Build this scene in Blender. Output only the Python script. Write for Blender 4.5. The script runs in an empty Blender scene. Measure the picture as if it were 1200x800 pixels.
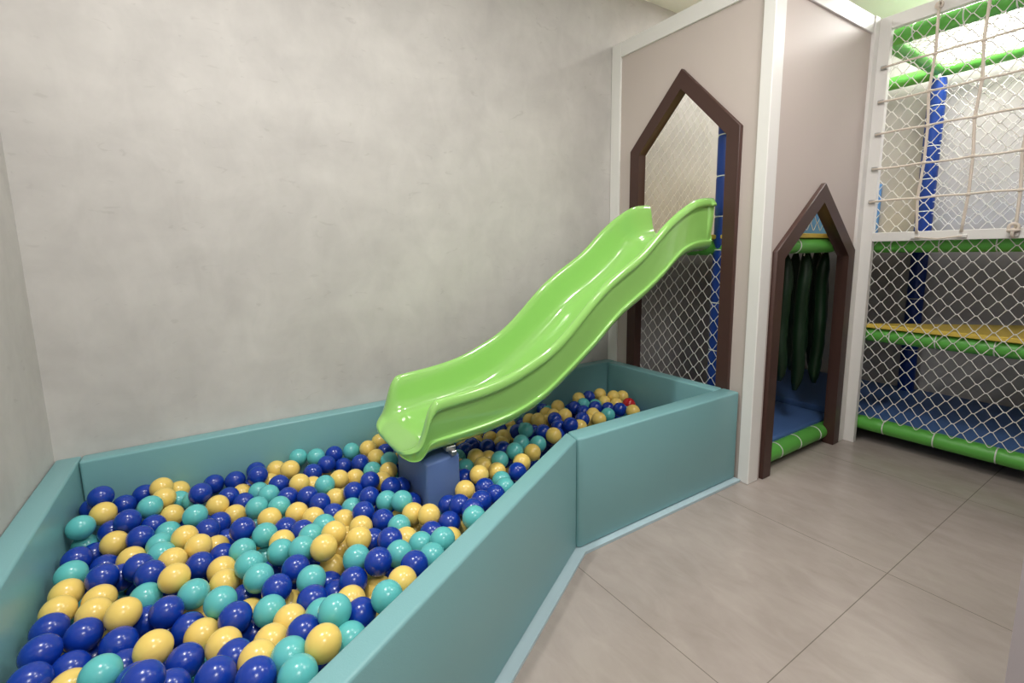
import bpy, bmesh, math, random
from mathutils import Vector, Matrix
random.seed(7)
SC = bpy.context.scene
COL = SC.collection
R = math.radians

# ------------------------------------------------------------------ camera
CAM = (-2.1757, -2.2150, 1.17)
RT = (0.841065, -0.540693, -0.016154)
UP = (0.091207, 0.112314, 0.989478)
FW = (0.533190, 0.833689, -0.143778)
cd = bpy.data.cameras.new('camera'); cam = bpy.data.objects.new('camera', cd); COL.objects.link(cam)
m = Matrix.Identity(4)
for i in range(3):
    m[i][0] = RT[i]; m[i][1] = UP[i]; m[i][2] = -FW[i]; m[i][3] = CAM[i]
cam.matrix_world = m
cd.sensor_width = 36.0; cd.sensor_fit = 'HORIZONTAL'; cd.lens = 550.669 / 1200 * 36
cd.shift_x = 2.2762 / 1200; cd.shift_y = -24.7352 / 1200
cd.clip_start = 0.02
SC.camera = cam

# ------------------------------------------------------------------ world, view, lights
w = bpy.data.worlds.new('world'); SC.world = w; w.use_nodes = True
w.node_tree.nodes['Background'].inputs[0].default_value = (0.9, 0.95, 1.0, 1)
w.node_tree.nodes['Background'].inputs[1].default_value = 0.3
SC.view_settings.view_transform = 'Standard'; SC.view_settings.look = 'None'
SC.view_settings.gamma = 1; SC.view_settings.use_curve_mapping = False
SC.view_settings.exposure = 0.0
ZC = 2.71        # ceiling height

XL = -2.6934; HT = 0.464; TH = 0.075
def area(name, loc, size, power, col=(1, .985, .955), shape='SQUARE', spread=180):
    d = bpy.data.lights.new(name, 'AREA'); d.shape = shape; d.size = size; d.energy = power; d.color = col
    d.spread = R(spread)
    o = bpy.data.objects.new(name, d); COL.objects.link(o); o.location = loc
    return o
# ceiling lamps: (x, y, size, watts)
DOWNLIGHTS = [(-2.15, -1.15, .12, 22), (-1.10, -1.12, .12, 8), (0.62, -0.48, .12, 4.5)]
PANELS = [(-1.9, -3.0, .60, 22), (1.66, -1.28, .50, 24), (-.35, -1.88, .50, 19)]  # first and last: unseen fill panels added to brighten the walls and corridor side
for x, y, s, p in DOWNLIGHTS: area('downlight_lamp', (x, y, ZC - .022), s, p, shape='DISK')
for x, y, s, p in PANELS: area('panel_lamp', (x, y, ZC - .022), s, p)

# ------------------------------------------------------------------ materials
def lin(c): return tuple((v / 255 / 12.92 if v / 255 <= .04045 else ((v / 255 + .055) / 1.055) ** 2.4) for v in c) + (1,)
def mat(name, rgb, rough=.5, spec=.5, metal=0, coat=0, var=.0, scale=8, bump=0, bscale=60, coat_rough=.1):
    M = bpy.data.materials.new(name); M.use_nodes = True; nt = M.node_tree; b = nt.nodes['Principled BSDF']
    b.inputs['Roughness'].default_value = rough; b.inputs['Metallic'].default_value = metal
    b.inputs['Specular IOR Level'].default_value = spec
    b.inputs['Coat Weight'].default_value = coat; b.inputs['Coat Roughness'].default_value = coat_rough
    tc = nt.nodes.new('ShaderNodeTexCoord')
    n = nt.nodes.new('ShaderNodeTexNoise'); n.inputs['Scale'].default_value = scale; n.inputs['Detail'].default_value = 4
    nt.links.new(tc.outputs['Object'], n.inputs['Vector'])
    mx = nt.nodes.new('ShaderNodeMix'); mx.data_type = 'RGBA'
    c = lin(rgb); mx.inputs[6].default_value = tuple(max(0, v * (1 - var)) for v in c[:3]) + (1,)
    mx.inputs[7].default_value = tuple(v * (1 + var) for v in c[:3]) + (1,)
    nt.links.new(n.outputs[0], mx.inputs[0]); nt.links.new(mx.outputs[2], b.inputs['Base Color'])
    if bump:
        n2 = nt.nodes.new('ShaderNodeTexNoise'); n2.inputs['Scale'].default_value = bscale; n2.inputs['Detail'].default_value = 3
        nt.links.new(tc.outputs['Object'], n2.inputs['Vector'])
        bp = nt.nodes.new('ShaderNodeBump'); bp.inputs['Strength'].default_value = bump; bp.inputs['Distance'].default_value = .003
        nt.links.new(n2.outputs[0], bp.inputs['Height']); nt.links.new(bp.outputs[0], b.inputs['Normal'])
    return M
def emis(name, rgb, s):
    M = bpy.data.materials.new(name); M.use_nodes = True; nt = M.node_tree; b = nt.nodes['Principled BSDF']
    b.inputs['Base Color'].default_value = lin(rgb); b.inputs['Emission Color'].default_value = lin(rgb); b.inputs['Emission Strength'].default_value = s
    return M
def math_node(nt, op, a, b=None):
    n = nt.nodes.new('ShaderNodeMath'); n.operation = op
    for i, v in enumerate((a, b)):
        if v is None: continue
        if isinstance(v, (int, float)): n.inputs[i].default_value = v
        else: nt.links.new(v, n.inputs[i])
    return n.outputs[0]
def ramp(nt, src, p0, c0, p1, c1):
    r = nt.nodes.new('ShaderNodeValToRGB'); e = r.color_ramp.elements
    e[0].position = p0; e[0].color = c0; e[1].position = p1; e[1].color = c1
    nt.links.new(src, r.inputs[0]); return r.outputs[0]
def mixc(nt, fac, a, b, mode='MIX'):
    x = nt.nodes.new('ShaderNodeMix'); x.data_type = 'RGBA'; x.blend_type = mode
    for i, v in ((0, fac), (6, a), (7, b)):
        if isinstance(v, (int, float, tuple)): x.inputs[i].default_value = v
        else: nt.links.new(v, x.inputs[i])
    return x.outputs[2]
def noise(nt, vec, scale, detail=5, rough=.55, dist=0):
    n = nt.nodes.new('ShaderNodeTexNoise'); n.inputs['Scale'].default_value = scale; n.inputs['Detail'].default_value = detail
    n.inputs['Roughness'].default_value = rough; n.inputs['Distortion'].default_value = dist
    nt.links.new(vec, n.inputs['Vector']); return n.outputs[0]
def mapping(nt, vec, scale):
    mp = nt.nodes.new('ShaderNodeMapping'); mp.inputs['Scale'].default_value = scale; nt.links.new(vec, mp.inputs['Vector']); return mp.outputs[0]

def burnt_cement(name, light, dark):
    M = bpy.data.materials.new(name); M.use_nodes = True; nt = M.node_tree; b = nt.nodes['Principled BSDF']
    geo = nt.nodes.new('ShaderNodeNewGeometry').outputs['Position']
    a = noise(nt, geo, 1.3, 6, .6, .4); c = noise(nt, mapping(nt, geo, (2, 2, 3.2)), 1.6, 6, .6, .5)
    d = noise(nt, mapping(nt, geo, (5, 5, 3)), 1.6, 5, .6, .6)
    s = math_node(nt, 'ADD', math_node(nt, 'MULTIPLY', a, .45), math_node(nt, 'ADD', math_node(nt, 'MULTIPLY', c, .3), math_node(nt, 'MULTIPLY', d, .25)))
    base = ramp(nt, s, .36, lin(dark), .62, lin(light))
    # small trowel marks
    sp = noise(nt, mapping(nt, geo, (7, 7, 16)), 1.5, 3, .5, 1.5)
    marks = ramp(nt, sp, .66, (0, 0, 0, 1), .74, (1, 1, 1, 1))
    fm = math_node(nt, 'MULTIPLY', marks, .16)
    col = mixc(nt, fm, base, lin((128, 122, 116)))
    nt.links.new(col, b.inputs['Base Color']); b.inputs['Roughness'].default_value = .62; b.inputs['Specular IOR Level'].default_value = .3
    bp = nt.nodes.new('ShaderNodeBump'); bp.inputs['Strength'].default_value = .25; bp.inputs['Distance'].default_value = .01
    nt.links.new(s, bp.inputs['Height']); nt.links.new(bp.outputs[0], b.inputs['Normal'])
    return M
def tile_floor(name):
    M = bpy.data.materials.new(name); M.use_nodes = True; nt = M.node_tree; b = nt.nodes['Principled BSDF']
    geo = nt.nodes.new('ShaderNodeNewGeometry').outputs['Position']
    sx = nt.nodes.new('ShaderNodeSeparateXYZ'); nt.links.new(geo, sx.inputs[0])
    T = .90
    def line(co, off):
        f = math_node(nt, 'FRACT', math_node(nt, 'DIVIDE', math_node(nt, 'SUBTRACT', co, off - 9 * T), T))
        dd = math_node(nt, 'ABSOLUTE', math_node(nt, 'SUBTRACT', f, .5))
        return math_node(nt, 'GREATER_THAN', dd, .5 - .0014 / T)
    g = math_node(nt, 'MAXIMUM', line(sx.outputs[0], -1.107), line(sx.outputs[1], -1.639))
    a = noise(nt, geo, 2.0, 7, .6, .3); c = noise(nt, mapping(nt, geo, (5, 2, 1)), 3, 6, .6, .6)
    s = math_node(nt, 'ADD', math_node(nt, 'MULTIPLY', a, .5), math_node(nt, 'MULTIPLY', c, .5))
    base = ramp(nt, s, .35, lin(FLOOR_D), .65, lin(FLOOR_L))
    gf = math_node(nt, 'MULTIPLY', g, .75)
    nt.links.new(mixc(nt, gf, base, lin((96, 88, 80))), b.inputs['Base Color'])
    b.inputs['Roughness'].default_value = .3; b.inputs['Specular IOR Level'].default_value = .45
    nt.links.new(math_node(nt, 'ADD', math_node(nt, 'MULTIPLY', a, .14), .14), b.inputs['Roughness'])
    return M
FLOOR_D = (156, 145, 138); FLOOR_L = (174, 163, 156)
M = dict(
    wall=burnt_cement('burnt_cement', (208, 204, 200), (184, 180, 177)),
    floor=tile_floor('porcelain_tile'),
    ceil=mat('ceiling_paint', (240, 244, 238), .8, .2, var=.02),
    lilac=mat('lilac_plaster', (172, 164, 168), .6, .3, var=.03, scale=4),
    teal=mat('teal_vinyl', (122, 171, 175), .36, .5, var=.03, scale=3, bump=.08, bscale=320),
    base=mat('pale_blue_vinyl', (178, 200, 208), .4, .45, var=.02),
    green=mat('glossy_green_plastic', (150, 208, 108), .13, .55, coat=1.0, var=.015, scale=3, coat_rough=.06),
    foam=mat('blue_grey_vinyl', (92, 118, 172), .5, .4, var=.03, bump=.06, bscale=300),
    panel=mat('beige_laminate', (202, 190, 183), .5, .25, var=.012, scale=2),
    white=mat('white_lacquer', (236, 234, 230), .35, .4, var=.01),
    brown=mat('dark_brown_lacquer', (74, 51, 45), .4, .4, var=.03),
    tube=mat('green_vinyl', (96, 178, 74), .38, .45, var=.04, scale=14, bump=.12, bscale=26),
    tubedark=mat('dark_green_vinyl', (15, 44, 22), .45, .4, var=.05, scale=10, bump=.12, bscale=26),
    blue=mat('blue_vinyl', (16, 58, 138), .38, .45, var=.04, scale=14, bump=.12, bscale=26),
    mat=mat('blue_mat_vinyl', (74, 108, 164), .5, .4, var=.05, scale=5, bump=.1, bscale=40),
    lightblue=mat('light_blue_vinyl', (96, 150, 214), .5, .4, var=.03),
    yellow=mat('yellow_vinyl', (220, 190, 84), .45, .4, var=.03, scale=6),
    net=mat('white_net_cord', (238, 236, 230), .7, .3, var=.03),
    rope=mat('cream_rope', (226, 214, 200), .75, .25, var=.06, scale=60, bump=.3, bscale=220),
    metal=mat('brushed_metal', (190, 190, 188), .35, .5, metal=.9, var=.03),
    tie=mat('white_cable_tie', (230, 232, 226), .5, .4),
    Y=mat('yellow_ball_plastic', (240, 208, 112), .26, .5, var=.04, scale=9, coat=.15),
    T=mat('teal_ball_plastic', (96, 190, 190), .26, .5, var=.04, scale=9, coat=.15),
    B=mat('blue_ball_plastic', (16, 56, 160), .24, .5, var=.05, scale=9, coat=.2),
    R=mat('red_ball_plastic', (190, 26, 36), .26, .5, var=.04, coat=.15),
    lamp=emis('lamp_diffuser', (255, 246, 232), 4.0),
)

# ------------------------------------------------------------------ helpers
def obj(name, bm, m, parent=None, smooth=False, auto=None):
    me = bpy.data.meshes.new(name)
    bmesh.ops.recalc_face_normals(bm, faces=bm.faces[:])
    bm.to_mesh(me); bm.free()
    for mm in (m if isinstance(m, (list, tuple)) else [m]): me.materials.append(mm)
    if smooth or auto is not None:
        for p in me.polygons: p.use_smooth = True
    o = bpy.data.objects.new(name, me); COL.objects.link(o)
    if auto is not None: me.set_sharp_from_angle(angle=R(auto))
    if parent: o.parent = parent; o.matrix_parent_inverse = parent.matrix_world.inverted()
    return o
def origin(o, loc):
    loc = Vector(loc); o.data.transform(Matrix.Translation(-loc)); o.location = loc; return o
def tag(o, label=None, cat=None, group=None, kind=None):
    if label: o['label'] = label
    if cat: o['category'] = cat
    if group: o['group'] = group
    if kind: o['kind'] = kind
    return o
def thing(name, label, cat, loc=(0, 0, 0), group=None):
    o = bpy.data.objects.new(name, None); COL.objects.link(o); o.location = loc; o.empty_display_size = .1
    bpy.context.view_layer.update()
    return tag(o, label, cat, group)
def struct(name, bm, m, **k):
    o = obj(name, bm, m, **k); o['kind'] = 'structure'; return o
def add_box(bm, a, b, bev=0, seg=2):
    lo = [min(a[i], b[i]) for i in range(3)]; hi = [max(a[i], b[i]) for i in range(3)]
    vs = [bm.verts.new((x, y, z)) for z in (lo[2], hi[2]) for x, y in ((lo[0], lo[1]), (hi[0], lo[1]), (hi[0], hi[1]), (lo[0], hi[1]))]
    fs = [bm.faces.new([vs[i] for i in f]) for f in ((3, 2, 1, 0), (4, 5, 6, 7), (0, 1, 5, 4), (1, 2, 6, 5), (2, 3, 7, 6), (3, 0, 4, 7))]
    if bev:
        es = list({e for f in fs for e in f.edges}); bmesh.ops.bevel(bm, geom=es, offset=bev, segments=seg, affect='EDGES', profile=.5)
def bx(a, b, bev=0, seg=2):
    bm = bmesh.new(); add_box(bm, a, b, bev, seg); return bm
def add_prism(bm, pts, axis, a, b, bev=0, seg=2):
    """pts: 2-D outline; axis 0: (y,z) extruded in x; 1: (x,z) extruded in y; 2: (x,y) extruded in z"""
    def v(p, t): return (t, p[0], p[1]) if axis == 0 else ((p[0], t, p[1]) if axis == 1 else (p[0], p[1], t))
    A = [bm.verts.new(v(p, a)) for p in pts]; B = [bm.verts.new(v(p, b)) for p in pts]
    fs = [bm.faces.new(A), bm.faces.new(B[::-1])]
    n = len(pts)
    for i in range(n): fs.append(bm.faces.new((A[i], A[(i + 1) % n], B[(i + 1) % n], B[i])))
    if bev:
        es = list({e for f in fs for e in f.edges}); bmesh.ops.bevel(bm, geom=es, offset=bev, segments=seg, affect='EDGES', profile=.5)
def prism(pts, axis, a, b, bev=0, seg=2):
    bm = bmesh.new(); add_prism(bm, pts, axis, a, b, bev, seg); return bm
def add_tube(bm, pts, r, sides=8, caps=True, closed=False):
    pts = [Vector(p) for p in pts]; n = len(pts); rings = []
    rr = r if isinstance(r, (list, tuple)) else [r] * n
    ref = None
    for i, p in enumerate(pts):
        if closed: d = (pts[(i + 1) % n] - pts[i - 1]).normalized()
        else: d = (pts[min(i + 1, n - 1)] - pts[max(i - 1, 0)]).normalized()
        if ref is None: ref = Vector((0, 0, 1)) if abs(d.z) < .9 else Vector((1, 0, 0))
        u = d.cross(ref).normalized(); ref = u.cross(d).normalized()
        rings.append([bm.verts.new(p + (u * math.cos(2 * math.pi * k / sides) + ref * math.sin(2 * math.pi * k / sides)) * rr[i]) for k in range(sides)])
    for i in range(n if closed else n - 1):
        a, b = rings[i], rings[(i + 1) % n]
        for k in range(sides): bm.faces.new((a[k], a[(k + 1) % sides], b[(k + 1) % sides], b[k]))
    if caps and not closed: bm.faces.new(rings[0]); bm.faces.new(rings[-1][::-1])
def tube(pts, r, sides=8, closed=False):
    bm = bmesh.new(); add_tube(bm, pts, r, sides, closed=closed); return bm
def ring_pts(c, axis, r, n=20):
    c = Vector(c); out = []
    for k in range(n):
        a = 2 * math.pi * k / n; ca, sa = r * math.cos(a), r * math.sin(a)
        out.append(c + (Vector((0, ca, sa)) if axis == 0 else Vector((ca, 0, sa)) if axis == 1 else Vector((ca, sa, 0))))
    return out

# ================================================================== STRUCTURE
XE = 2.05; YB = -3.7; YN = -2.015
struct('floor', bx((XL - .1, YB - .1, -.08), (XE + .1, .1, 0)), M['floor'])
struct('ceiling', bx((XL - .1, YB - .1, ZC), (XE + .1, .1, ZC + .08)), M['ceil'])
struct('wall_back', bx((XL - .1, 0, 0), (XE + .1, .1, ZC)), M['wall'])
struct('wall_left', bx((XL - .1, YB, 0), (XL, 0, ZC)), M['wall'])
struct('wall_far', bx((XE, YN, 0), (XE + .1, 0, ZC)), M['wall'])
struct('wall_right', bx((-.70, YB, 0), (XE + .1, YN - .005, ZC)), M['lilac'])
struct('wall_front', bx((XL - .1, YB - .1, 0), (-.70, YB, ZC)), M['wall'])

# ceiling lamps
dn = 0
DL_LABEL = ['round recessed ceiling downlight over the left end of the ball pit',
            'round recessed ceiling downlight over the ball pit just left of the slide mouth',
            'round recessed ceiling downlight above the open top of the tower']
PL_LABEL = ['square white ceiling light panel behind the ball pit near the entrance', 'square white ceiling light panel above the climbing bay', 'square white ceiling light panel above the open floor before the small doorway']
for i, (x, y, s, p) in enumerate(DOWNLIGHTS):
    t = thing('ceiling_downlight', DL_LABEL[i], 'ceiling light', (x, y, ZC), 'downlights in the ceiling')
    bm = bmesh.new(); n = 32
    A = [[bm.verts.new((x + r * math.cos(2 * math.pi * k / n), y + r * math.sin(2 * math.pi * k / n), z)) for k in range(n)]
         for r, z in ((s / 2 + .006, ZC - .001), (s / 2 + .006, ZC - .012), (s / 2 + .024, ZC - .014), (s / 2 + .03, ZC - .001))]
    for a, b in zip(A, A[1:]):
        for k in range(n): bm.faces.new((a[k], a[(k + 1) % n], b[(k + 1) % n], b[k]))
    obj('trim_ring', bm, M['white'], t, smooth=True)
    bm = bmesh.new(); bmesh.ops.create_circle(bm, cap_ends=True, segments=n, radius=s / 2 + .006, matrix=Matrix.Translation((x, y, ZC - .008)))
    obj('diffuser', bm, M['lamp'], t)
for i, (x, y, s, p) in enumerate(PANELS):
    t = thing('ceiling_panel_light', PL_LABEL[i], 'ceiling light', (x, y, ZC), 'light panels in the ceiling')  # the added fill panels get the same fixture body
    h = s / 2; bm = bmesh.new()
    for a, b in (((x - h - .02, y - h - .02), (x + h + .02, y - h)), ((x - h - .02, y + h), (x + h + .02, y + h + .02)),
                 ((x - h - .02, y - h), (x - h, y + h)), ((x + h, y - h), (x + h + .02, y + h))):
        add_box(bm, (*a, ZC - .014), (*b, ZC - .0005))
    obj('frame', bm, M['white'], t)
    obj('diffuser', bx((x - h, y - h, ZC - .010), (x + h, y + h, ZC - .006)), M['lamp'], t)

# ================================================================== BALL PIT WALLS
J = (-1.052, -.915); JI = (-1.034, -.835); FYO = -.923
OY = -1.854; IY = -1.737
g = .0012
base = [(XL + .001, -.001), (-.001, -.001), (-.001, FYO - .03), (J[0] + .015, J[1] - .036), (XL + .001, OY - .04)]
o = obj('pit_base_mat', prism(base[::-1], 2, .0005, .012), M['base']); origin(o, (-1.3, -.6, 0))
tag(o, 'pale blue base mat showing as a thin strip under the teal pit walls', 'mat')
def pitwall(label, pts, loc):
    o = obj('padded_pit_wall', prism(pts, 2, .0125, HT, .009, 3), M['teal'], auto=50)
    origin(o, (*loc, .0125)); tag(o, label, 'padded wall', 'padded walls of the ball pit'); return o
pitwall('teal padded pit wall along the left side wall', [(XL + .002, -.002), (XL + .002, OY), (XL + TH, IY - .001), (XL + TH, -.002)], (XL + .04, -.9))
pitwall('long teal padded pit wall lying along the textured grey wall behind the slide', [(XL + TH + g, -.002), (XL + TH + g, -TH), (-.003, -TH), (-.003, -.002)], (-1.3, -.04))
pitwall('short teal padded pit wall at the foot of the tower, below the tall net opening', [(-TH, -TH - g), (-TH, FYO + .088 + g), (-.003, FYO + .088 + g), (-.003, -TH - g)], (-.04, -.5))
pitwall('short teal padded pit wall facing the floor beside the white corner post', [(JI[0] + g, JI[1]), (J[0] + g, FYO + .008), (J[0] + .02, FYO), (-.003, FYO), (-.003, FYO + .088)], (-.5, -.88))
pitwall('long diagonal teal padded pit wall running towards the camera in front', [(JI[0] - g, JI[1]), (XL + TH + g, IY), (XL + .002, OY - .002), (J[0] - g, J[1] - .001)], (-1.8, -1.3))

# ================================================================== TOWER FACADES
ZT = 2.383
def house(y0, y1, ys, za, z0):      # outline of a house-shaped opening, from bottom left round to bottom right
    return [(y0, z0), (y0, za[0]), (ys, za[1]), (y1, za[0]), (y1, z0)]
def frame_poly(o0, o1, zs, ap, zap, w, zb):
    """house-shaped frame open at the floor: outer minus inner, as one concave outline"""
    def off(side):                  # inner shoulder height so that the bar keeps the width w
        dx = ap - o0 if side == 0 else o1 - ap
        dz = zap - zs; a = math.atan2(dz, dx)
        return zs - w * (1 / math.cos(a) - math.tan(a))
    dx0, dz = ap - o0, zap - zs; a0 = math.atan2(dz, dx0); a1 = math.atan2(dz, o1 - ap)
    iz = zap - w / math.cos(max(a0, a1))
    iL = (o0 + w, zs + w * math.tan(a0) - w / math.cos(a0)); iR = (o1 - w, zs + w * math.tan(a1) - w / math.cos(a1))
    return [(o0, zb), (o0, zs), (ap, zap), (o1, zs), (o1, zb), (o1 - w, zb), iR, (ap, iz), iL, (o0 + w, zb)], [(o0 + w, zb), iL, (ap, iz), iR, (o1 - w, zb)]

# side facing the slide (plane x = 0); outline coordinates are (y, z), y from -.99 to 0
fa = thing('tower_facade', 'tall beige tower front with white edges and dark house-shaped opening behind the slide', 'play tower panel', (0, -.5, 0))
fr, hole = frame_poly(-.861, -.175, 1.742, -.518, 2.098, .066, 0.0)
m_ = .012
hole2 = [(hole[0][0] - m_, 0.001), (hole[1][0] - m_, hole[1][1]), (hole[2][0], hole[2][1] + m_), (hole[3][0] + m_, hole[3][1]), (hole[4][0] + m_, 0.001)]
out = [(-.958, 0.001)] + hole2 + [(-.03, 0.001), (-.03, ZT - .02), (-.958, ZT - .02)]
obj('panel', prism(out, 0, .012, .03), M['panel'], fa)
obj('house_frame', prism(fr, 0, -.012, .045, .003, 1), M['brown'], fa, auto=40)
obj('wall_post', bx((0, -.076, 0), (.045, -.002, ZT), .002, 1), M['white'], fa)
obj('top_rail', bx((.0005, -.935, 2.300), (.045, -.0765, ZT), .002, 1), M['white'], fa)
obj('corner_post', bx((0, -.992, 0), (.085, -.9355, ZT + .004), .003, 1), M['white'], fa)
# side with the low doorway (plane y = -.992)
XC = 1.012
fb = thing('doorway_facade', 'beige tower side with low dark pointed doorway between two white posts', 'play tower panel', (.52, -.98, 0))
fr, hole = frame_poly(.112, .938, 1.152, .538, 1.497, .072, 0.0)
hole2 = [(hole[0][0] - m_, 0.001), (hole[1][0] - m_, hole[1][1]), (hole[2][0], hole[2][1] + m_), (hole[3][0] + m_, hole[3][1]), (hole[4][0] + m_, 0.001)]
out = [(.086, 0.001)] + hole2 + [(.99, 0.001), (.99, ZT - .02), (.086, ZT - .02)]
obj('panel', prism(out, 1, -.982, -.966), M['panel'], fb)
obj('house_frame', prism(fr, 1, -1.004, -.944, .003, 1), M['brown'], fb, auto=40)
obj('top_rail', bx((.0855, -.992, 2.302), (.958, -.955, ZT + .006), .002, 1), M['white'], fb)
obj('post', bx((.9585, -.998, 0), (1.0115, -.955, ZT + .006), .002, 1), M['white'], fb)
# net front of the climbing bay (plane x = XC)
YE = -1.83
fc = thing('net_bay_frame', 'white square-section frame holding the net and ropes of the climbing bay', 'frame', (XC, -1.4, 0))
obj('post', bx((XC, -1.052, 0), (XC + .035, -.9925, ZT), .002, 1), M['white'], fc)
obj('post', bx((XC, YE - .05, 0), (XC + .035, YE, ZT), .002, 1), M['white'], fc)
obj('top_rail', bx((XC, YE, 2.317), (XC + .035, -1.0525, ZT), .002, 1), M['white'], fc)
obj('cross_rail', bx((XC - .001, YE, 1.195), (XC + .035, -1.0525, 1.244), .002, 1), M['white'], fc)
RZ = [2.121, 1.946, 1.776, 1.593, 1.414]; RY = [-1.248, -1.435, -1.612, -1.79]
for z in RZ: obj('rope_bracket', bx((XC - .014, -1.050, z - .008), (XC - .0005, -1.022, z + .012), .002, 1), M['metal'], fc)
for y in RY[:3]: obj('rope_bracket', bx((XC - .016, y - .018, 1.205), (XC - .0015, y + .018, 1.222), .002, 1), M['white'], fc)

# ================================================================== NETS
def net(name, label, o, u, v, W, H, p=.073, r=.0019, jit=.0015, q=.077, sag=0):
    o, u, v = Vector(o), Vector(u), Vector(v); n = u.cross(v); q = q or p
    rnd = random.Random(len(name) * 13 + int(W * 100)); nodes = {}
    nu, nv = int(W / (p / 2)), int(H / (q / 2))
    for i in range(nu + 1):
        for j in range(nv + 1):
            if (i + j) % 2 == 0:
                s = -sag * math.sin(math.pi * i / nu) * math.sin(math.pi * j / nv)
                nodes[i, j] = o + u * (i * p / 2 + rnd.uniform(-jit, jit)) + v * (j * q / 2 + rnd.uniform(-jit, jit)) + n * s
    bm = bmesh.new()
    def seg(a, b):
        d = (b - a).normalized(); s = d.cross(n).normalized() * r; t = n * r
        A = [bm.verts.new(a + k) for k in (s, t, -s, -t)]; B = [bm.verts.new(b + k) for k in (s, t, -s, -t)]
        for k in range(4): bm.faces.new((A[k], A[(k + 1) % 4], B[(k + 1) % 4], B[k]))
    for (i, j), a in nodes.items():
        for di in (1, -1):
            b = nodes.get((i + di, j + 1))
            if b is not None: seg(a + u * (.0045 * di), b - u * (.0045 * di))
        s = r * 1.7                     # knot
        vs = [bm.verts.new(a + k) for k in (u * (s + .0045), v * s, -u * (s + .0045), -v * s, n * s, -n * s)]
        for a1, b1 in ((0, 1), (1, 2), (2, 3), (3, 0)):
            bm.faces.new((vs[a1], vs[b1], vs[4])); bm.faces.new((vs[b1], vs[a1], vs[5]))
    ob = obj(name, bm, M['net'], smooth=True); origin(ob, o)
    return tag(ob, label, 'net', 'safety nets of the play structure')
net('safety_net', 'white diamond safety net closing the open side of the climbing bay behind the ropes', (XC + .042, -1.035, .16), (0, -1, 0), (0, 0, 1), .80, 2.21, r=.0021)
net('safety_net', 'white diamond net behind the lower half of the tall opening under the slide', (.050, -.07, .10), (0, -1, 0), (0, 0, 1), .82, 1.05)
net('safety_net', 'white net against the grey wall seen through the top of the tall opening', (.10, -.035, 1.27), (1, 0, 0), (0, 0, 1), .88, 1.0, r=.0017)
net('safety_net', 'white net in the point of the low doorway above the platform', (.10, -.925, 1.26), (1, 0, 0), (0, 0, 1), .86, .95)
net('safety_net', 'white net on the far side of the climbing bay right of the blue post', (1.91, -1.05, 1.30), (0, -1, 0), (0, 0, 1), .75, .92, r=.0017)
net('safety_net', 'sagging white net stretched across the top of the climbing bay', (1.12, -1.05, 2.285), (1, 0, 0), (0, -1, 0), .80, .77, q=.071, r=.0020)

# climbing ropes
rn = thing('rope_net', 'cream climbing ropes knotted into a square grid in front of the climbing bay', 'rope net', (XC - .012, -1.4, 1.24))
XR = XC - .012
def jy(i, k): return (.006 if (i * 7 + k * 3) % 5 < 2 else -.005)
for i, y in enumerate(RY):
    zz = [2.335] + RZ + [1.232]
    if i == 3: zz = RZ[2:] + [1.232]
    pts = []
    for k, z in enumerate(zz):
        pts.append((XR, y + jy(i, k) * (0 if k == 0 else 1), z))
    P2 = []
    for a, b in zip(pts, pts[1:]):
        for s in range(4): P2.append(tuple(a[c] + (b[c] - a[c]) * s / 4 for c in range(3)))
    P2.append(pts[-1]); obj('vertical_rope', tube(P2, .0065, 8), M['rope'], rn, smooth=True)
for k, z in enumerate(RZ):
    ys = [-1.028] + RY; pts = []
    for a, b in zip(ys, ys[1:] + [YE]):
        for s in range(4):
            t = s / 4; pts.append((XR - .004, a + (b - a) * t, z + .004 * math.sin(math.pi * t) * (-1) ** k))
    obj('horizontal_rope', tube(pts, .0055, 8), M['rope'], rn, smooth=True)
for i, y in enumerate(RY):
    for k, z in enumerate(RZ):
        if i == 3 and k < 2: continue
        bm = bmesh.new(); bmesh.ops.create_uvsphere(bm, u_segments=12, v_segments=8, radius=.0115, matrix=Matrix.Translation((XR - .002, y + jy(i, k + 1) * .8, z)) @ Matrix.Diagonal((1, 1.1, .85, 1)))
        obj('knot', bm, M['rope'], rn, smooth=True)
for i, y in enumerate(RY[:3]):
    z = 2.345
    bm = bmesh.new(); add_tube(bm, ring_pts((XR, y, z), 1, .016, 12), .006, 6, closed=True); add_tube(bm, ring_pts((XR, y, z + .004), 0, .013, 12), .006, 6, closed=True)
    obj('knot', bm, M['rope'], rn, smooth=True)
bm = bmesh.new()
for dz, a in ((0, 0), (.014, 1), (-.012, 2)): add_tube(bm, ring_pts((XR - .006, RY[2], 1.232 + dz), 2 if a == 0 else a - 1, .017, 14), .007, 6, closed=True)
obj('knot', bm, M['rope'], rn, smooth=True)
obj('tie_rope', tube([(XR - .003, RY[0], 1.213), (XR - .004, (RY[0] + RY[1]) / 2, 1.202), (XR - .003, RY[1], 1.213)], .004, 6), M['rope'], rn, smooth=True)

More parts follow.
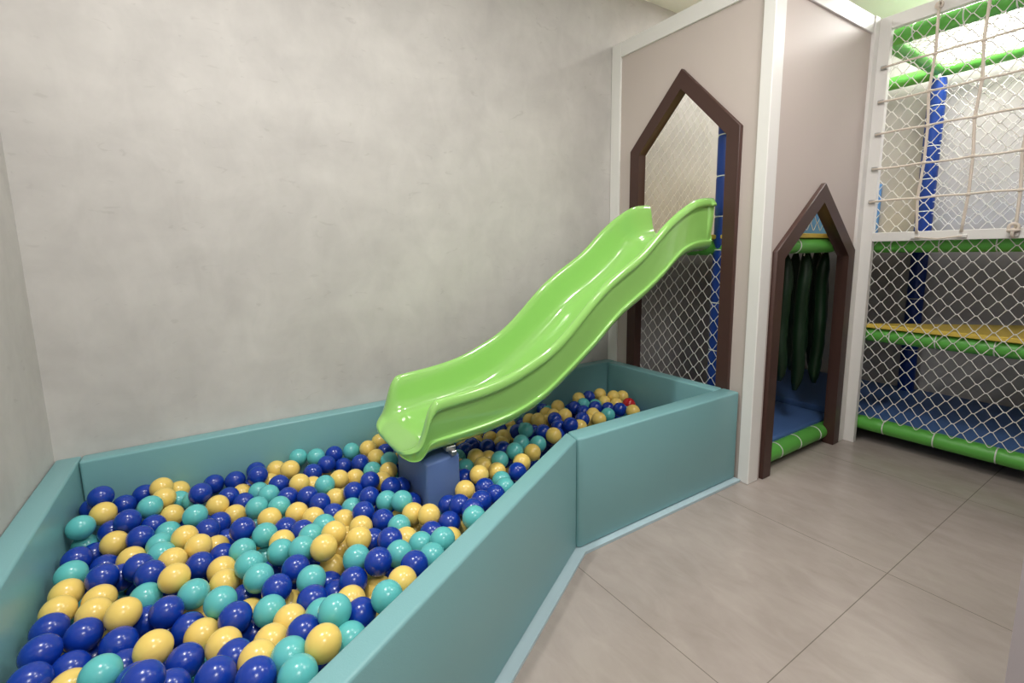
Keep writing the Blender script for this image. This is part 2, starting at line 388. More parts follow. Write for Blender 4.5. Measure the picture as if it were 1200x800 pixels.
# ================================================================== PADDED POSTS AND BEAMS
def padded(name, label, a, b, r, m, ties, cat, group, inner=.94):
    a, b = Vector(a), Vector(b); d = b - a; L = d.length; ax = max(range(3), key=lambda i: abs(d[i]))
    t = thing(name, label, cat, a, group)
    n = max(2, int(L / .04)); cuts = sorted(ties); pts = []; rr = []
    for i in range(n + 1):
        s = i / n; pts.append(a + d * s)
    extra = []
    for c in cuts:
        for e in (-.012, 0, .012): extra.append(max(0, min(1, (c + e / L))))
    ss = sorted(set([i / n for i in range(n + 1)] + extra))
    pts = [a + d * s for s in ss]
    rr = [r * (.90 if any(abs(s - c) * L < .004 for c in cuts) else 1) * (.9 if s in (0, 1) else 1) for s in ss]
    bm = bmesh.new(); add_tube(bm, pts, rr, 20); obj('padding', bm, m, t, auto=60)
    for c in cuts: obj('cable_tie', tube([tuple(q) for q in ring_pts(a + d * c, ax, r * .95, 20)], .0032, 6, closed=True), M['tie'], t, smooth=True)
    return t
GP = 'padded uprights of the play structure'; GB = 'padded crossbars of the play structure'
padded('padded_post', 'round blue padded post inside the tall opening, right of the slide top', (.110, -.722, .12), (.110, -.722, 2.25), .047, M['blue'], [.12, .24, .36, .49, .57, .665, .76, .87], 'post', GP)
padded('padded_post', 'round blue padded post standing at the back of the climbing bay', (1.955, -.995, .13), (1.955, -.995, 2.24), .047, M['blue'], [.15, .32, .5, .6, .70, .80, .92], 'post', GP)
padded('padded_beam', 'low green padded beam at the sill of the small doorway', (.10, -.925, .066), (1.005, -.925, .066), .044, M['tube'], [.3, .52, .77], 'beam', GB)
padded('padded_beam', 'low green padded beam along the floor of the climbing bay', (1.095, -1.02, .114), (1.095, -1.78, .114), .042, M['tube'], [.2, .5, .82], 'beam', GB)
padded('padded_beam', 'green padded beam under the front edge of the yellow step', (1.105, -1.02, .655), (1.105, -1.83, .655), .042, M['tube'], [.17, .42, .7], 'beam', GB)
padded('padded_beam', 'green padded beam under the upper platform behind the white cross rail', (1.10, -1.0, 1.172), (1.10, -1.83, 1.172), .040, M['tube'], [.15, .4, .66, .88], 'beam', GB)
padded('padded_beam', 'green padded beam crossing inside the top of the small doorway', (.10, -.905, 1.178), (1.0, -.905, 1.178), .040, M['tube'], [.4, .86], 'beam', GB)
padded('padded_beam', 'green padded beam below the platform at the top end of the slide', (.105, -.09, 1.175), (.105, -.86, 1.175), .040, M['tube'], [.1, .5, .93], 'beam', GB)
padded('padded_beam', 'green padded beam right under the white top rail of the net bay', (1.10, -1.03, 2.292), (1.10, -1.83, 2.292), .042, M['tube'], [.12, .37, .6, .85], 'beam', GB)
padded('padded_beam', 'green padded beam running back from the bay front to the blue post top', (1.15, -1.0, 2.292), (1.90, -1.0, 2.292), .042, M['tube'], [.3, .7], 'beam', GB)
padded('padded_beam', 'green padded beam high along the far wall, right of the blue post', (1.955, -1.01, 2.292), (1.955, -1.83, 2.292), .042, M['tube'], [.25, .6], 'beam', GB)
padded('padded_beam', 'green padded beam high along the far wall, left of the blue post', (1.955, -.98, 2.285), (1.955, -.10, 2.285), .042, M['tube'], [.3, .7], 'beam', GB)

# ================================================================== PLATFORMS AND MATS
o = obj('upper_platform', bx((.065, -.985 + .045, 1.219), (2.0, -.05, 1.243), .004, 1), M['yellow']); origin(o, (1, -.5, 1.22))
tag(o, 'yellow upper platform edge at the top of the slide inside the tower', 'platform')
o = obj('upper_platform', bx((1.06, -1.83, 1.219), (2.0, -.945, 1.243), .004, 1), M['mat']); origin(o, (1.5, -1.4, 1.22))
tag(o, 'blue padded upper platform behind the white cross rail of the net bay', 'platform')
o = obj('climbing_step', prism([(1.055, -1.03), (1.055, -1.83), (1.86, -1.83)], 2, .697, .722, .004, 1), M['yellow']); origin(o, (1.2, -1.5, .7))
tag(o, 'flat yellow triangular step halfway up the climbing bay', 'step')
o = obj('floor_mat', bx((.09, -.905, .045), (1.06, -.05, .122), .012, 3), M['mat'], auto=50); origin(o, (.5, -.5, .045)); tag(o, 'blue padded floor mat inside the small doorway', 'mat', 'padded floor mats')
o = obj('floor_mat', bx((1.09, -1.80, .085), (2.03, -.05, .150), .012, 3), M['mat'], auto=50); origin(o, (1.5, -1, .085)); tag(o, 'blue padded floor mat at the bottom of the climbing bay', 'mat', 'padded floor mats')
o = obj('padded_board', bx((2.02, -.71, 1.244), (2.048, -.12, 1.62), .008, 2), M['lightblue'], auto=50); origin(o, (2.03, -.4, 1.25)); tag(o, 'light blue padded board on the far wall above the upper platform', 'padded board')
HS = [(.60, -.80), (.72, -.84), (.84, -.79), (.95, -.84), (1.07, -.79), (1.00, -.66), (1.18, -.70), (1.32, -.64)]
HN = ['first', 'second', 'third', 'fourth', 'fifth', 'sixth', 'seventh', 'eighth']
for i, (x, y) in enumerate(HS):
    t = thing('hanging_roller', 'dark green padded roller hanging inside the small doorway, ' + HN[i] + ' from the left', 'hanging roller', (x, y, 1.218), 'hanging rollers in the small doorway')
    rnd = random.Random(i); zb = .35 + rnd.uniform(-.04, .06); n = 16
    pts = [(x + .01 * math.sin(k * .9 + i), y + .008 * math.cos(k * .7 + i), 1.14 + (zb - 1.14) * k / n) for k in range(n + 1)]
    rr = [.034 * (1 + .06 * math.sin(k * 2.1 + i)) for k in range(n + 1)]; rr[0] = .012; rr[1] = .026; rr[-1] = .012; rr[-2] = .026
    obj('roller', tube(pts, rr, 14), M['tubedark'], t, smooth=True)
    obj('strap', bx((x - .012, y - .002, 1.12), (x + .012, y + .002, 1.2185)), M['net'], t)

# ================================================================== SLIDE
def interp(tab, x):
    tab = sorted(tab)
    if x <= tab[0][0]: return tab[0][1]
    for (x0, a), (x1, b) in zip(tab, tab[1:]):
        if x <= x1: return a + (b - a) * (x - x0) / (x1 - x0)
    return tab[-1][1]
def smooth_tab(tab, n=5, h=.02):
    return lambda x: sum(interp(tab, x + (k - n // 2) * h) for k in range(n)) / n
ZTOP = smooth_tab([(0.05, 1.425), (0, 1.425), (-.1, 1.42), (-.15, 1.405), (-.2, 1.382), (-.3, 1.326), (-.37, 1.275), (-.435, 1.219), (-.51, 1.158), (-.59, 1.112), (-.67, 1.070), (-.73, 1.030), (-.815, .962), (-.88, .903), (-.915, .870), (-.99, .812), (-1.05, .776), (-1.11, .750), (-1.22, .706), (-1.31, .686), (-1.39, .675), (-1.46, .669), (-1.60, .655)])
ZBOT = smooth_tab([(.05, 1.156), (0, 1.156), (-.1, 1.153), (-.2, 1.127), (-.26, 1.09), (-.33, 1.032), (-.424, .968), (-.506, .918), (-.58, .882), (-.666, .828), (-.727, .776), (-.787, .728), (-.883, .66), (-.976, .598), (-1.065, .54), (-1.19, .495), (-1.31, .473), (-1.455, .460), (-1.6, .452), (-1.7, .447)])
def ZFLO(x):
    return ZBOT(x) + .05 + .045 * max(0, min(1, (x + .30) / .30))
YC = -.52
def section(x, zt, zb, zf, hw, flange=0.0):
    """closed outline, starting bottom centre, right side then left side, in (s, z) with s the distance from the centre line"""
    dz = zt - zf; k = max(.12, min(1, dz / .12)); c = zb + .058 * k
    half = [(0, zb), (hw * .45, zb), (hw * .74, zb + .003 * k), (hw * .90, zb + .018 * k), (hw - .010, zb + .042 * k), (hw - .009, c - .004 * k), (hw - .010, c - .001 * k), (hw - .021, c + .0005 * k), (hw - .019, c + .006 * k),
            (hw - .018 + flange, zb + (zt - zb) * .55), (hw - .020 + flange, zt - .056 * k), (hw - .023 + flange, zt - .047 * k), (hw - .021 + flange, zt - .044 * k), (hw - .003 + flange, zt - .042 * k), (hw + .001 + flange, zt - .036 * k), (hw, zt - .018 * k), (hw - .007, zt - .005 * k),
            (hw - .018, zt), (hw - .031, zt - .005 * k), (hw - .040, zt - .024 * k), (hw - .046, zf + dz * .55), (hw - .055, zf + dz * .25), (hw - .074, zf + dz * .06), (hw - .112, zf + .001), (hw * .3, zf - .002), (0, zf - .003)]
    return half
def slide_mesh():
    bm = bmesh.new(); rings = []
    xs = [0.0, -.002, -.014, -.026, -.031] + [-.04 - i * .02 for i in range(76)]      # to x = -1.54
    secs = [(x, ZTOP(x), ZBOT(x), ZFLO(x), .222, .012 if x > -.03 else 0) for x in xs]
    # mouth: rails curl down and the lip rounds off
    for x, zt, zf, hw in ((-1.552, .648, .500, .222), (-1.565, .630, .496, .222), (-1.576, .598, .492, .222), (-1.586, .560, .488, .222), (-1.597, .525, .484, .221), (-1.608, .503, .480, .219),
                          (-1.620, .492, .476, .212), (-1.631, .485, .472, .201), (-1.640, .479, .468, .187), (-1.647, .473, .462, .170), (-1.651, .466, .455, .150)):
        secs.append((x, zt, ZBOT(x) - .010 * min(1, max(0, (-x - 1.55) / .05)) + (.006 if x < -1.645 else 0), zf, hw, 0))
    for x, zt, zb, zf, hw, f in secs:
        zf = min(zf, zt - .010)
        h = section(x, zt, zb, zf, hw, f)
        pts = [(YC - s, z) for s, z in h] + [(YC + s, z) for s, z in h[-2:0:-1]]
        rings.append([bm.verts.new((x, y, z)) for y, z in pts])
    n = len(rings[0])
    for a, b in zip(rings, rings[1:]):
        for k in range(n): bm.faces.new((a[k], a[(k + 1) % n], b[(k + 1) % n], b[k]))
    def cap(r, flip):
        h = n // 2
        # strip between outer and inner outline: right half index k pairs with index h-k
        for side in (0, 1):
            idx = (lambda k: k) if side == 0 else (lambda k: (n - k) % n)
            for k in range(0, h // 2):
                q = [r[idx(k)], r[idx(k + 1)], r[idx(h - k - 1)], r[idx(h - k)]]
                if len(set(q)) == 4: bm.faces.new(q)
                elif len(set(q)) == 3: bm.faces.new(list(dict.fromkeys(q)))
    cap(rings[0], 0); cap(rings[-1], 1)
    return bm
sl = thing('slide', 'glossy lime green wavy plastic slide coming down from the tower into the ball pit', 'slide', (-1.6, -.52, .455))
o = obj('chute', slide_mesh(), M['green'], sl, smooth=True, auto=62)
ss = o.modifiers.new('subdivision', 'SUBSURF'); ss.levels = 1; ss.render_levels = 1
bm = bmesh.new(); add_box(bm, (-1.50, -.715, .452), (-1.462, -.68, .470), .002, 1); add_box(bm, (-1.488, -.735, .440), (-1.468, -.70, .458), .002, 1)
obj('foot_bracket', bm, M['metal'], sl)
bm = prism([(-1.585, .02), (-1.585, .425), (-1.45, .440), (-1.45, .02)], 1, -.72, -.41, .010, 3)
o = obj('foam_block', bm, M['foam'], auto=50); origin(o, (-1.52, -.56, .02)); tag(o, 'blue-grey padded foam block standing among the balls under the slide mouth', 'foam block')

# ================================================================== BALLS
BR = .0368
def ball_mesh(name, mats, seg=24, rings=14):
    bm = bmesh.new(); bmesh.ops.create_uvsphere(bm, u_segments=seg, v_segments=rings, radius=BR)
    me = bpy.data.meshes.new(name); bm.to_mesh(me); bm.free()
    for p in me.polygons: p.use_smooth = True
    me.materials.append(mats); return me
BM = {k: ball_mesh(n + '_ball', M[k], 32, 18) for k, n in (('Y', 'yellow'), ('T', 'teal'), ('B', 'blue'), ('R', 'red'))}
# top layer: x, y, z in millimetres and the colour (0 blue, 1 yellow, 2 teal, 3 red)
TOP_BALLS = [
(-2548, -202, 370, 0), (-2497, -167, 306, 0), (-2463, -364, 335, 0), (-2580, -161, 319, 0), (-2536, -268, 338, 1), (-2580, -340, 341, 2), (-2512, -325, 295, 0), (-2492, -423, 300, 1),
(-2425, -452, 310, 0), (-2580, -324, 268, 2), (-2572, -467, 302, 0), (-2548, -390, 264, 0), (-2564, -571, 315, 2), (-2510, -490, 266, 0), (-2488, -643, 319, 0), (-2443, -518, 282, 1),
(-2412, -633, 313, 0), (-2459, -590, 275, 0), (-2561, -645, 305, 1), (-2562, -721, 307, 1), (-2485, -716, 301, 1), (-2483, -790, 313, 1), (-2418, -860, 330, 1), (-2562, -796, 311, 0),
(-2491, -864, 313, 0), (-2553, -901, 329, 0), (-2502, -941, 293, 0), (-2481, -850, 240, 0), (-2421, -927, 302, 0), (-2432, -1052, 335, 2), (-2552, -985, 327, 0), (-2372, -1095, 321, 0),
(-2489, -1016, 303, 1), (-2554, -873, 260, 1), (-2405, -998, 291, 0), (-2388, -152, 334, 1), (-2342, -112, 290, 1), (-2445, -112, 306, 0), (-2377, -234, 326, 1), (-2410, -300, 336, 2),
(-2340, -186, 282, 2), (-2292, -242, 293, 2), (-2354, -307, 289, 1), (-2282, -423, 321, 2), (-2267, -295, 338, 0), (-2229, -115, 286, 0), (-2184, -257, 281, 0), (-2157, -138, 289, 0),
(-2220, -332, 294, 1), (-2140, -202, 257, 1), (-2171, -379, 264, 1), (-2139, -314, 270, 0), (-2086, -264, 275, 2), (-2060, -369, 302, 2), (-2104, -449, 305, 2), (-2038, -483, 302, 2),
(-2115, -112, 233, 0), (-2400, -366, 296, 0), (-2358, -428, 289, 2), (-2374, -503, 294, 2), (-2366, -576, 301, 2), (-2308, -536, 313, 1), (-2273, -602, 306, 1), (-2230, -559, 263, 1),
(-2219, -431, 277, 0), (-2251, -495, 295, 0), (-2202, -493, 241, 0), (-2155, -596, 318, 0), (-2075, -548, 302, 1), (-2098, -646, 305, 2), (-2057, -709, 299, 1), (-2069, -781, 312, 2),
(-2102, -657, 233, 2), (-2151, -815, 325, 2), (-2162, -679, 293, 2), (-2115, -585, 228, 1), (-2134, -888, 323, 2), (-2088, -730, 227, 0), (-2335, -643, 307, 1), (-2322, -773, 330, 1),
(-2271, -677, 289, 0), (-2215, -631, 270, 0), (-2218, -727, 283, 1), (-2213, -801, 287, 1), (-2380, -699, 319, 0), (-2165, -759, 249, 1), (-2387, -766, 296, 2), (-2381, -833, 273, 0),
(-2335, -879, 310, 0), (-2281, -829, 302, 2), (-2222, -936, 324, 2), (-2287, -796, 232, 1), (-2292, -925, 277, 0), (-2348, -1025, 330, 1), (-2263, -990, 293, 1), (-2241, -881, 244, 1),
(-2220, -1074, 310, 1), (-2194, -1005, 316, 0), (-2164, -923, 256, 1), (-2167, -849, 255, 0), (-2122, -1021, 312, 2), (-2159, -997, 251, 0), (-2201, -1143, 323, 0), (-2131, -1138, 322, 1),
(-2161, -1200, 344, 1), (-2293, -1067, 302, 0), (-2344, -986, 250, 0), (-2247, -1044, 248, 2), (-2234, -1206, 348, 0), (-2198, -1118, 253, 2), (-2168, -1277, 369, 0), (-2350, -1167, 370, 0),
(-2315, -1140, 310, 0), (-2287, -1004, 199, 2), (-2127, -1167, 253, 0), (-1919, -112, 314, 2), (-1854, -149, 313, 2), (-1780, -146, 305, 0), (-1705, -143, 300, 2), (-1568, -113, 302, 1),
(-1574, -213, 289, 0), (-1643, -189, 313, 1), (-1631, -261, 295, 1), (-2007, -112, 284, 1), (-1967, -227, 318, 1), (-1826, -216, 298, 0), (-1703, -280, 296, 0), (-1758, -207, 267, 0),
(-1888, -256, 294, 0), (-1595, -332, 298, 2), (-1622, -401, 286, 1), (-1672, -346, 280, 2), (-1667, -460, 281, 1), (-1811, -372, 293, 1), (-1745, -349, 269, 1), (-1872, -412, 304, 2),
(-1953, -362, 312, 1), (-2038, -176, 262, 1), (-2018, -308, 304, 0), (-2080, -204, 315, 0), (-2002, -415, 295, 0), (-1941, -457, 299, 0), (-1903, -325, 272, 1), (-1838, -183, 233, 1),
(-1724, -495, 311, 0), (-1791, -509, 294, 0), (-1758, -602, 306, 0), (-1850, -473, 270, 1), (-1912, -524, 294, 0), (-1676, -599, 318, 0), (-1714, -662, 304, 2), (-1680, -725, 322, 2),
(-1883, -589, 275, 0), (-1814, -572, 267, 2), (-1807, -704, 312, 0), (-1761, -765, 299, 0), (-1991, -549, 295, 1), (-1950, -611, 293, 1), (-1677, -707, 252, 1), (-1683, -636, 233, 0),
(-1863, -659, 279, 1), (-2035, -608, 283, 0), (-1994, -671, 292, 0), (-1934, -709, 310, 2), (-1982, -765, 321, 2), (-1924, -810, 334, 1), (-1967, -884, 345, 1), (-1876, -727, 257, 1),
(-1909, -792, 262, 1), (-1868, -879, 333, 1), (-1835, -773, 303, 1), (-1897, -962, 330, 2), (-1945, -856, 258, 1), (-1818, -844, 290, 0), (-1729, -832, 300, 2), (-1792, -935, 332, 0),
(-1780, -687, 244, 2), (-2017, -830, 330, 2), (-2045, -897, 319, 0), (-1981, -777, 247, 0), (-2017, -966, 317, 2), (-1858, -1038, 349, 0), (-1791, -1009, 330, 2), (-1865, -933, 268, 1),
(-1805, -987, 260, 0), (-1782, -1106, 349, 0), (-1713, -976, 311, 2), (-1734, -906, 297, 1), (-1659, -783, 231, 1), (-1834, -1158, 355, 1), (-1864, -1044, 271, 1), (-1888, -1207, 370, 2),
(-1925, -1035, 317, 0), (-1969, -925, 254, 0), (-1965, -996, 270, 0), (-2098, -953, 317, 0), (-2065, -801, 220, 0), (-2056, -873, 232, 0), (-2028, -1038, 310, 0), (-2070, -943, 251, 1),
(-1888, -995, 221, 2), (-2086, -1083, 313, 1), (-2022, -1118, 323, 2), (-2002, -1186, 370, 2), (-1950, -1103, 316, 1), (-1944, -1175, 328, 0), (-2068, -1174, 340, 0), (-2042, -1264, 370, 1),
(-1985, -1239, 330, 2), (-2105, -1240, 353, 2), (-2099, -1313, 366, 2), (-2052, -1177, 266, 0), (-1894, -1111, 269, 1), (-1967, -1098, 243, 0), (-1667, -793, 304, 1), (-1635, -856, 319, 1),
(-1656, -922, 298, 0), (-1664, -1027, 335, 2), (-1619, -983, 296, 1), (-1534, -875, 249, 1), (-1584, -903, 299, 0), (-1719, -1075, 331, 2), (-1545, -1002, 353, 2), (-1515, -936, 337, 0),
(-1526, -862, 322, 0), (-1535, -791, 290, 0), (-1457, -890, 328, 0), (-1462, -778, 319, 1), (-1387, -791, 312, 0), (-1388, -865, 318, 0), (-1296, -759, 300, 2), (-1323, -828, 310, 2),
(-967, -371, 297, 0), (-1046, -373, 289, 1), (-1082, -310, 268, 1), (-1094, -431, 286, 1), (-1173, -439, 293, 0), (-1127, -498, 292, 0), (-1054, -537, 318, 2), (-1145, -624, 333, 2),
(-1281, -526, 304, 1), (-1212, -515, 275, 1), (-1299, -618, 307, 1), (-1371, -720, 330, 1), (-1225, -632, 318, 2), (-1273, -688, 302, 1), (-1163, -702, 317, 1), (-1218, -753, 313, 0),
(-1343, -490, 262, 1), (-1313, -415, 269, 2), (-1347, -559, 288, 2), (-1408, -663, 303, 0), (-1195, -324, 268, 0), (-1137, -571, 281, 0), (-1253, -371, 273, 0), (-826, -355, 322, 1),
(-824, -276, 296, 1), (-759, -337, 294, 1), (-961, -440, 326, 2), (-998, -590, 318, 2), (-1072, -649, 318, 1), (-905, -501, 323, 0), (-898, -413, 293, 0), (-845, -463, 258, 0),
(-899, -576, 330, 1), (-838, -527, 300, 0), (-759, -405, 326, 0), (-789, -473, 314, 0), (-691, -309, 306, 1), (-609, -242, 319, 1), (-672, -380, 321, 1), (-685, -236, 290, 1),
(-519, -277, 305, 0), (-420, -199, 319, 1), (-445, -268, 307, 2), (-345, -203, 316, 0), (-518, -351, 301, 0), (-769, -542, 342, 0), (-643, -484, 326, 0), (-701, -530, 313, 1),
(-374, -289, 293, 2), (-446, -366, 315, 0), (-261, -208, 318, 1), (-300, -285, 299, 1), (-517, -426, 308, 1), (-577, -468, 295, 1), (-580, -537, 328, 1), (-368, -385, 299, 0),
(-460, -479, 311, 2), (-227, -285, 318, 1), (-154, -286, 305, 1), (-278, -361, 300, 1), (-376, -481, 324, 0), (-253, -431, 314, 3), (-350, -551, 327, 1), (-312, -468, 287, 2),
(-730, -463, 265, 0), (-632, -185, 277, 2), (-616, -112, 266, 0),]
COLOUR_KEYS = ('B', 'Y', 'T', 'R'); COLOUR_NAMES = ('dark blue', 'yellow', 'teal', 'red')
COLUMNS = [(-2.50, 'touching the left padded end'), (-2.38, 'near the left padded end'), (-2.27, 'slightly in from the left end'), (-2.17, 'in the left part of the pit'), (-2.07, 'well left of the slide foot'),
           (-1.97, 'midway from left end to slide'), (-1.87, 'left of the slide mouth'), (-1.76, 'close to the slide mouth'), (-1.66, 'just left of the foam block'), (-1.55, 'beside the foam block'),
           (-1.45, 'close right of the foam block'), (-1.30, 'right of the foam block'), (-1.15, 'before the bend in the front wall'),
           (-1.00, 'at the bend in the front wall'), (-.80, 'just past the bend, beyond the slide'), (-.55, 'short of the far corner'), (-.40, 'nearing the far corner'), (9, 'in the far corner by the tower')]
ORDINAL = ['leftmost', 'second', 'third', 'fourth', 'fifth', 'sixth', 'seventh', 'eighth', 'ninth', 'tenth']
NUMBER = ['none', 'one', 'two', 'three', 'four', 'five', 'six', 'seven', 'eight', 'nine', 'ten']
zones = {}
for i, (x, y, z, c) in enumerate(TOP_BALLS):
    x, y, z = x / 1000, y / 1000, z / 1000
    front = (.2007 - (.5016 * x - .8651 * y)) if x < -1.04 else y + .835
    back = -.075 - y
    row = 'grey-wall side' if back < .24 and back < front else 'along the front' if front < .14 else 'back half' if back < front else 'front half'
    col = next(n for lim, n in COLUMNS if x < lim)
    d = Vector((x, y, z)) - Vector(CAM); across = d.dot(Vector(RT)) / d.dot(Vector(FW))
    zones.setdefault((c, col, row), []).append((across, i))
ball_labels = {}
for (c, col, row), members in zones.items():
    members.sort(); n = len(members)
    for j, (across, i) in enumerate(members):
        s = COLOUR_NAMES[c] + ' ball ' + col + ', ' + row
        if n > 1: s += ', ' + ('leftmost of ' + NUMBER[n] if j == 0 else 'rightmost of ' + NUMBER[n] if j == n - 1 else ORDINAL[j] + ' from left')
        ball_labels[i] = s
for i, (x, y, z, c) in enumerate(TOP_BALLS):
    o = bpy.data.objects.new('play_ball', BM[COLOUR_KEYS[c]]); COL.objects.link(o); o.location = (x / 1000, y / 1000, z / 1000)
    rnd = random.Random(i); o.rotation_euler = (rnd.uniform(0, 3), rnd.uniform(0, 3), rnd.uniform(0, 6))
    tag(o, ball_labels[i], 'ball', 'plastic balls in the ball pit')
